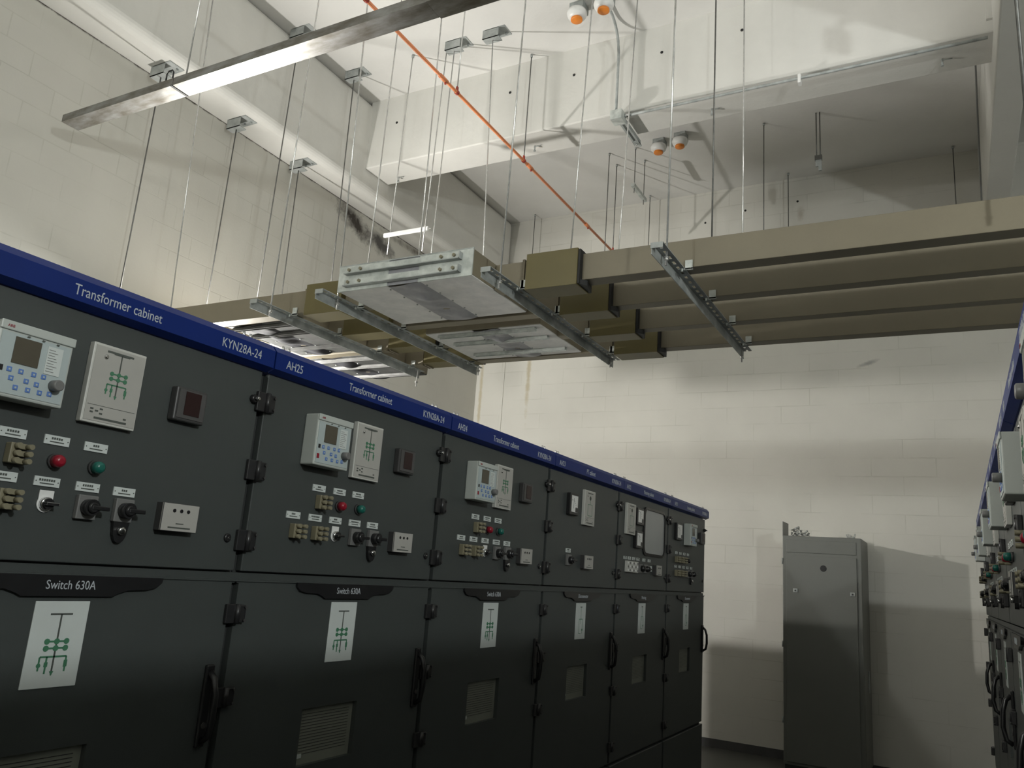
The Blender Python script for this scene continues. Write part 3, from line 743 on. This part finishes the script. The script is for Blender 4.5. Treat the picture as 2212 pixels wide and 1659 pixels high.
# ------------------------------------------------------------------ support rails under the ducts (slotted angle steel)
rails = [(-4.045, 3.62, 5.60, 'slotted steel angle under the ducts, leftmost, just above the blue board AH25'),
         (-3.455, 3.60, 5.60, 'slotted steel angle under the ducts between the left joint covers and the front junction box'),
         (-2.235, 3.60, 5.62, 'slotted steel angle under the ducts right beside the big junction box'),
         (-1.235, 3.58, 5.60, 'slotted steel angle under the ducts, rightmost, standing apart from the joint covers')]
for (x, y0, y1, lb) in rails:
    t = tag(empty('support_rail', (x, y0, 3.29)), lb, 'support rail', 'slotted support rails under the ducts')
    b = B()
    L = y1-y0
    # flange with slots (built from strips) and a hanging leg
    zt = ZD0-0.003-3.29; z_ = zt-0.004
    b.box(-0.030, -0.026, 0, L, -0.004, zt, M_galvd)
    b.box(-0.030, -0.008, 0, L, z_, zt, M_galvd); b.box(0.008, 0.030, 0, L, z_, zt, M_galvd)
    y = 0.0; k = 0
    while y < L:
        b.box(-0.008, 0.008, y, min(y+0.035, L), z_, zt, M_galvd); y += 0.075; k += 1
    b.box(-0.034, 0.030, -0.002, 0.002, zt-0.030, zt, M_galvd)
    b.build('angle_bar', t)
    for (a, c) in DU:
        cl = B().box(0.034, 0.074, a-y0-0.012, a-y0-0.006, zt-0.012, zt+0.040, M_galv).box(0.026, 0.074, a-y0-0.012, a-y0+0.0, zt-0.014, zt-0.004, M_galv)
        cl.cyl((0.020, a-y0-0.020, z_-0.004), (0.020, a-y0-0.020, z_-0.022), 0.006, M_galv, 8)
        cl.build('duct_clip', t)

# ------------------------------------------------------------------ hanger rods
def cbracket(t, top, c=M_galvd, w_=0.17, flip=1, d=0.085):
    """C-shaped steel anchor bracket bolted to the soffit, in rod-local coordinates (top = local z of soffit)"""
    h = 0.095
    b = B().box(-w_/2, w_/2, -0.045, -0.039, top-h, top, c).box(-w_/2+0.03, w_/2+0.03, -0.045, d, top-0.006, top, c).box(-w_/2, w_/2, -0.045, 0.035, top-h, top-h+0.006, c)
    for x in (-0.05, 0.05): b.cyl((x, 0.06, top-0.006), (x, 0.06, top-0.026), 0.010, c, 6)
    b.build('anchor_bracket', t)
def rod(xt, yt, zt, xb, yb, zb, label, bracket=None, nut=True, m=M_rod, group='threaded hanger rods', r=0.0055):
    t = tag(empty('hanger_rod', (xb, yb, zb)), label, 'rod', group)
    top = Vector((xt-xb, yt-yb, zt-zb))
    B().cyl((0, 0, 0), top, r, m, 10).build('rod_shaft', t)
    if nut:
        zz = 0.028
        B().cyl((0, 0, zz), (0, 0, zz+0.012), 0.011, m, 6, smooth=False).cyl((0, 0, zz+0.012), (0, 0, zz+0.015), 0.016, m, 14).build('nut', t)
    if bracket is None:
        B().cyl(top-Vector((0, 0, 0.004)), top-Vector((0, 0, 0.03)), 0.013, M_galvd, 8).build('ceiling_anchor', t)
    else:
        e = empty('x'); COL.objects.unlink(e); bpy.data.objects.remove(e)
        h = 0.095
        b = B(); w_ = 0.17; T = top
        def bb(x0, x1, y0, y1, z0, z1): b.box(T.x+x0, T.x+x1, T.y+y0, T.y+y1, T.z+z0, T.z+z1, M_galvd)
        bb(-w_/2, w_/2, -0.045, -0.039, -h, 0); bb(-w_/2+0.02, w_/2+0.06, -0.045, 0.10, -0.006, 0); bb(-w_/2, w_/2, -0.045, 0.04, -h, -h+0.006)
        for x in (0.03, 0.11): b.cyl(T+Vector((x, 0.06, -0.006)), T+Vector((x, 0.06, -0.026)), 0.009, M_galvd, 6)
        b.build('anchor_bracket', t)
    return t
ZB = 3.268
# near ends of the rails
rod(-3.98, 3.75, ZC, -4.03, 3.76, ZB, 'bright rod holding the near end of the leftmost slotted rail', m=M_rod)
rod(-3.54, 3.75, ZC, -3.455, 3.78, ZB, 'bright rod at the near end of the second slotted rail, left of big junction box')
rod(-2.185, 3.75, ZC, -2.222, 3.74, ZB, 'bright rod at the near end of the third slotted rail, right of big junction box')
rod(-1.225, 3.75, ZC, -1.225, 3.70, ZB, 'bright rod holding the near end of the rightmost slotted rail')
rod(0.345, 3.75, ZC, 0.36, 3.75, 3.40, 'dark rod hanging at the top right corner of the picture', m=M_rodd, r=0.008)
rod(-5.30, 3.80, ZC, -5.105, 3.80, 3.25, 'bright rod dropping behind the blue board beside the wall glow', nut=False)
# far ends of the rails
rod(-4.00, 5.54, ZC, -4.05, 5.54, 3.20, 'rod from a ceiling bracket down to the far end of the leftmost slotted rail', bracket=1)
rod(-3.58, 5.54, ZC, -3.43, 5.54, ZB, 'rod from the single ceiling bracket left of the detectors, passing behind the big junction box', bracket=1)
rod(-2.153, 5.54, ZC, -2.255, 5.54, ZB, 'rod holding the far end of the third slotted rail')
rod(-1.262, 5.54, ZC, -1.262, 5.54, 3.25, 'rod holding the far end of the rightmost slotted rail')
rod(-5.23, 5.54, ZC, -5.16, 5.54, 3.52, 'rod from the ceiling bracket beside the left edge beam, near the ceiling corner', bracket=1, m=M_rodd)
# middle rods ending above the ducts
rod(-4.05, 4.75, ZC, -4.075, 4.75, 3.54, 'rod ending behind the top left corner of the big junction box')
rod(-3.60, 4.75, ZC, -3.565, 4.75, 3.54, 'rod ending behind the middle of the big junction box, right of the white strut')
rod(-2.19, 4.75, ZC, -2.28, 4.75, 3.40, 'bright rod ending behind the olive joint cover at the orange pipe')
rod(-1.274, 4.75, ZC, -1.276, 4.75, 3.40, 'dark rod ending behind the nearest duct, right of the rightmost slotted rail', m=M_rodd)
# rods on the left edge beam
rod(-5.62, 3.70, 5.57, -5.62, 3.70, 3.3, 'rod from the nearest bracket on the left edge beam, passing under the trunking', bracket=1, m=M_rodd)
rod(-5.65, 4.55, 5.57, -5.66, 4.55, 3.3, 'rod from the second bracket on the left edge beam, slightly bent', bracket=1, m=M_rodd)
rod(-5.65, 5.37, 5.57, -5.62, 5.37, 3.3, 'rod from the farthest bracket on the left edge beam', bracket=1, m=M_rodd)
rod(-5.29, 4.80, ZC, -5.33, 4.80, 3.52, 'dark rod from the ceiling bracket behind the trunking by the left edge beam', bracket=1, m=M_rodd)
# white strut with its rods
rod(-4.495, 5.54, ZC, -4.532, 5.54, 4.49, 'rod holding the left end of the white strut bar', nut=False)
rod(-4.09, 5.54, ZC, -4.105, 5.50, 4.45, 'rod holding the right end of the white strut bar', nut=False)
t = B().box(-4.575, -4.075, -0.012+5.515, 0.012+5.515, 4.655, 4.692, M_white, bev=0.003).box(-4.575, -4.075, 5.515, 5.555, 4.688, 4.694, M_white)
tag(t.build('strut_bar', loc=(-4.33, 5.515, 4.67)), 'short white horizontal strut bar hung on two rods above the big junction box', 'strut')
# far bay rods
M_far = M_rodd
for (x, y, zb, lb) in [(-3.385, 8.0, 4.9, 'thin rod in the far bay just left of the end of the orange pipe'), (-1.605, 8.0, 4.9, 'thin rod in the far bay, emerging from behind the cross beam'),
                       (-3.29, 9.2, 5.0, 'thin rod by the back wall with its anchor below the hung far strut'), (-4.975, 9.2, 5.0, 'thin rod by the back wall left of the orange pipe end'),
                       (-1.56, 9.2, 4.9, 'thin rod by the back wall beside a small paint stain'), (0.18, 9.2, 5.0, 'thin rod by the back wall near the right edge beam')]:
    rod(x, y, ZC, x, y, zb, lb, nut=False, m=M_far, group='far bay rods', r=0.005)
# small hung strut in the far bay
rod(-3.05, 7.98, ZC, -3.05, 7.98, 6.02, 'thin rod holding the near end of the small far strut', nut=False, m=M_far, group='far bay rods', r=0.005)
rod(-3.05, 8.30, ZC, -3.05, 8.30, 6.02, 'thin rod holding the far end of the small far strut', nut=False, m=M_far, group='far bay rods', r=0.005)
tag(B().box(-3.07, -3.03, 7.93, 8.36, 6.08, 6.12, M_galv).build('strut_bar', loc=(-3.05, 8.15, 6.1)), 'small grey strut hung on two thin rods in the far bay', 'strut')
# double rod with clamp
dr = tag(empty('rod_clamp', (-1.055, 8.0, 5.93)), 'pair of rods carrying an empty clamp in the far bay under the far ceiling', 'clamp')
B().cyl((-0.018, 0, 0.14), (-0.018, 0, ZC-5.93), 0.006, M_rodd, 8).build('rod_shaft', dr); B().cyl((0.018, 0, 0.0), (0.018, 0, ZC-5.93), 0.006, M_rodd, 8).build('rod_shaft', dr)
B().box(-0.035, 0.035, -0.02, 0.02, 0.12, 0.17, M_rodd).box(-0.028, 0.03, -0.012, 0.012, 0.05, 0.12, M_galvd).box(0.0, 0.03, -0.012, 0.012, 0.0, 0.05, M_galvd).build('clamp_body', dr)

# ------------------------------------------------------------------ trunking across the top left
TZ = 4.60
def trunk(x0, x1, y0, y1, z0, z1, label):
    t = tag(empty('cable_trunking', (x0, y0, z0)), label, 'trunking', 'steel trunking sections')
    B().box(0, x1-x0, 0, y1-y0, 0, z1-z0, M_tray, bev=0.0015).build('trunk_body', t)
    return t
ta = trunk(-5.493, -4.320, 2.931, 3.060, TZ, TZ+0.056, 'left end section of the steel trunking at the top left, bright at its joint')
B().box(1.155, 1.173, -0.003, 0.129, -0.003, 0.003, M_black).build('joint_seam', ta)
B().tube([(1.10, 0.0, 0.056), (1.10, 0.0, 0.10), (1.115, 0.0, 0.118), (1.15, 0, 0.118), (1.165, 0, 0.10), (1.165, 0, 0.056)], 0.005, M_bplas, 8).build('bracket_loop', ta)
tb = trunk(-4.316, -2.332, 2.931, 3.064, TZ, TZ+0.056, 'long middle section of the steel trunking with brown water marks')
tc_ = trunk(-2.328, -0.4, 2.925, 3.072, TZ-0.004, TZ+0.060, 'right section of the steel trunking leaving through the top of the picture')
rod(-4.283, 2.99, ZC, -4.28, 2.99, TZ+0.05, 'bright rod ending on top of the steel trunking beside its black loop', nut=False)
# ------------------------------------------------------------------ orange pipe
def pipe():
    x, z = -3.40, 5.462; y0, y1 = 2.9, 8.36
    t = tag(empty('orange_pipe', (x, y0, z)), 'thin orange pipe running diagonally from the top edge to the ducts', 'pipe')
    B().cyl((0, 0, 0), (0, y1-y0, 0), 0.0135, M_orange, 14).build('pipe_body', t)
    for y in (4.60, 6.11, 7.50, 3.50):
        B().cyl((0, y-y0-0.05, 0), (0, y-y0+0.05, 0), 0.0185, M_orange, 14).cyl((0.0, y-y0+0.03, -0.014), (0.0, y-y0+0.03, -0.030), 0.009, M_red, 8).build('coupling', t)
    for y in (3.62, 4.80, 5.985, 8.28):
        B().cyl((0, y-y0-0.012, 0), (0, y-y0+0.012, 0), 0.020, M_red, 14).box(-0.007, 0.007, y-y0-0.010, y-y0+0.010, 0.016, 0.050, M_red).build('pipe_clip', t)
pipe()
for y, lb in ((3.62, 'rod holding the orange pipe at the top edge of the picture'), (4.80, 'rod holding the orange pipe just below the steel trunking'),
              (5.985, 'rod holding the orange pipe in front of the cross beam'), (8.28, 'rod holding the orange pipe at its far end above the ducts')):
    rod(-3.40, y, ZC, -3.40, y, 5.505, lb, nut=False, group='orange pipe rods', m=M_rod if y < 5 else M_rodd)

# ------------------------------------------------------------------ smoke detectors with orange dust covers
def detector(x, y, z, label, grp='ceiling detectors'):
    t = tag(empty('smoke_detector', (x, y, z)), label, 'detector', grp)
    B().box(-0.065, 0.065, -0.03, 0.10, 0.055, ZC-z, M_galvd, bev=0.003).build('junction_box', t)
    B().lathe([(0.055, 0.058), (0.082, 0.048), (0.089, 0.020), (0.080, -0.008), (0.062, -0.024), (0.050, -0.028)], (0, 0, 0), M_white).build('detector_body', t)
    B().lathe([(0.050, -0.022), (0.052, -0.045), (0.046, -0.050), (0.002, -0.051)], (0, 0, 0), M_dcov).build('dust_cover', t)
detector(-2.70, 5.50, 6.47, 'white detector with orange cap, left one of the near pair at the top edge')
detector(-2.44, 5.48, 6.47, 'white detector with orange cap, right one of near pair, above the bent conduit')
detector(-2.75, 7.91, 6.47, 'white detector with orange cap, left one of the far pair behind the cross beam')
detector(-2.49, 7.87, 6.47, 'white detector with orange cap, right one of the far pair behind the cross beam')

# ------------------------------------------------------------------ conduit on the cross beam
def arc(p0, p1, p2, n=8):
    p0, p1, p2 = map(Vector, (p0, p1, p2))
    return [(1-t)**2*p0 + 2*t*(1-t)*p1 + t*t*p2 for t in [k/n for k in range(n+1)]]
cd = tag(empty('steel_conduit', (-2.49, 5.98, 5.72)), 'bent grey conduit rising from the beam box to the near detectors', 'conduit')
o = Vector(cd.location)
pts = [Vector((-2.49, 5.985, 5.77))] + arc((-2.49, 5.985, 6.30), (-2.49, 5.985, 6.56), (-2.46, 5.72, 6.57)) + [Vector((-2.45, 5.56, 6.57))]
B().tube([p-o for p in pts], 0.0125, M_galvd, 12).build('conduit_tube', cd)
bx = tag(empty('junction_box', (-2.475, 6.01, 5.72)), 'small zinc junction box on the lower edge of the cross beam', 'junction box')
B().box(-0.055, 0.055, -0.065, 0.058, -0.045, 0.045, M_galv, bev=0.004).build('box_body', bx)
cr = tag(empty('steel_conduit', (-2.42, 6.03, 5.735)), 'long straight conduit running right along the bottom of the cross beam', 'conduit')
B().tube([(0, 0, 0.0), (0.2, 0, 0), (1.5, 0, 0), (2.80, 0, 0)] , 0.0125, M_galvd, 12).build('conduit_tube', cr)
B().cyl((0.0, 0, 0), (0.035, 0, 0), 0.018, M_chrome, 12).build('end_fitting', cr)
B().box(1.49-0.012, 1.49+0.012, -0.020, 0.04, -0.05, 0.028, M_white, bev=0.003).build('saddle', cr)
sc_ = tag(empty('strut_channel', (-2.475, 6.05, 5.70)), 'slotted channel stub hanging under the cross beam below the junction box', 'strut')
B().box(-0.030, -0.012, 0.0, 0.47, 0.02, 0.06, M_galvd).box(0.012, 0.030, 0.0, 0.47, 0.02, 0.06, M_galvd).box(-0.030, 0.030, 0.40, 0.50, 0.016, 0.03, M_galvd).build('channel_body', sc_)
B().cyl((0, 0.44, 0.03), (0, 0.44, -0.012), 0.010, M_chrome, 8).build('bolt', sc_)

# ------------------------------------------------------------------ small anchors left in beam, ceiling and wall
anch = [((-2.97, 6.07, 6.317), 'F', 'dark anchor hole in the cross beam face left of the bent conduit'), ((-3.66, 6.07, 6.298), 'F', 'dark anchor hole in the cross beam face right of the orange pipe'),
        ((-5.04, 6.07, 6.275), 'F', 'dark anchor hole at the left end of the cross beam face'), ((-1.40, 6.07, 6.346), 'F', 'dark anchor hole in the cross beam face, rightmost one'),
        ((-2.11, 6.07, 6.324), 'F', 'dark anchor hole in the cross beam face just right of the bent conduit'),
        ((-3.465, 6.30, 5.80), 'U', 'small hook under the cross beam right of the orange pipe'), ((-5.157, 6.35, 5.80), 'U', 'small hook under the left end of the cross beam'),
        ((0.085, 6.28, 5.80), 'U', 'small hook under the cross beam near the right edge beam'), ((-1.711, 6.30, 5.80), 'U', 'small hook under the middle of the cross beam'),
        ((-2.10, YB, 6.27), 'F', 'dark anchor hole high in the back wall left of the far clamp'), ((-1.48, YB, 6.29), 'F', 'dark anchor hole high in the back wall beside the paint stain'),
        ((-2.6, YB, 6.18), 'F', 'dark anchor hole in the back wall above the ducts near the pipe end')]
for p, k, lb in anch:
    b = B()
    if k == 'F': b.lathe([(0.014, 0.0), (0.013, 0.004), (0.006, 0.005)], (0, 0, 0), M_black, axis='Y', seg=10)
    else: b.cyl((0, 0, 0), (0, 0, -0.05), 0.007, M_galvd, 8).cyl((-0.01, 0, -0.012), (0.07, 0.0, -0.012), 0.004, M_galvd, 6).cyl((0, 0, -0.05), (0, 0, -0.062), 0.012, M_galvd, 6)
    q = b.build('anchor_bolt'); q.location = p
    tag(q, lb, 'anchor', 'leftover anchors')
# bent cable against the right edge beam
tag(B().tube([(0.335, 6.60, 6.58), (0.345, 7.0, 6.45), (0.36, 7.6, 6.1), (0.375, 8.2, 5.55), (0.39, 8.7, 5.1)], 0.008, M_grey, 8).build('hanging_cable'), 'thin dark cable sagging beside the right edge beam in the far bay', 'cable')
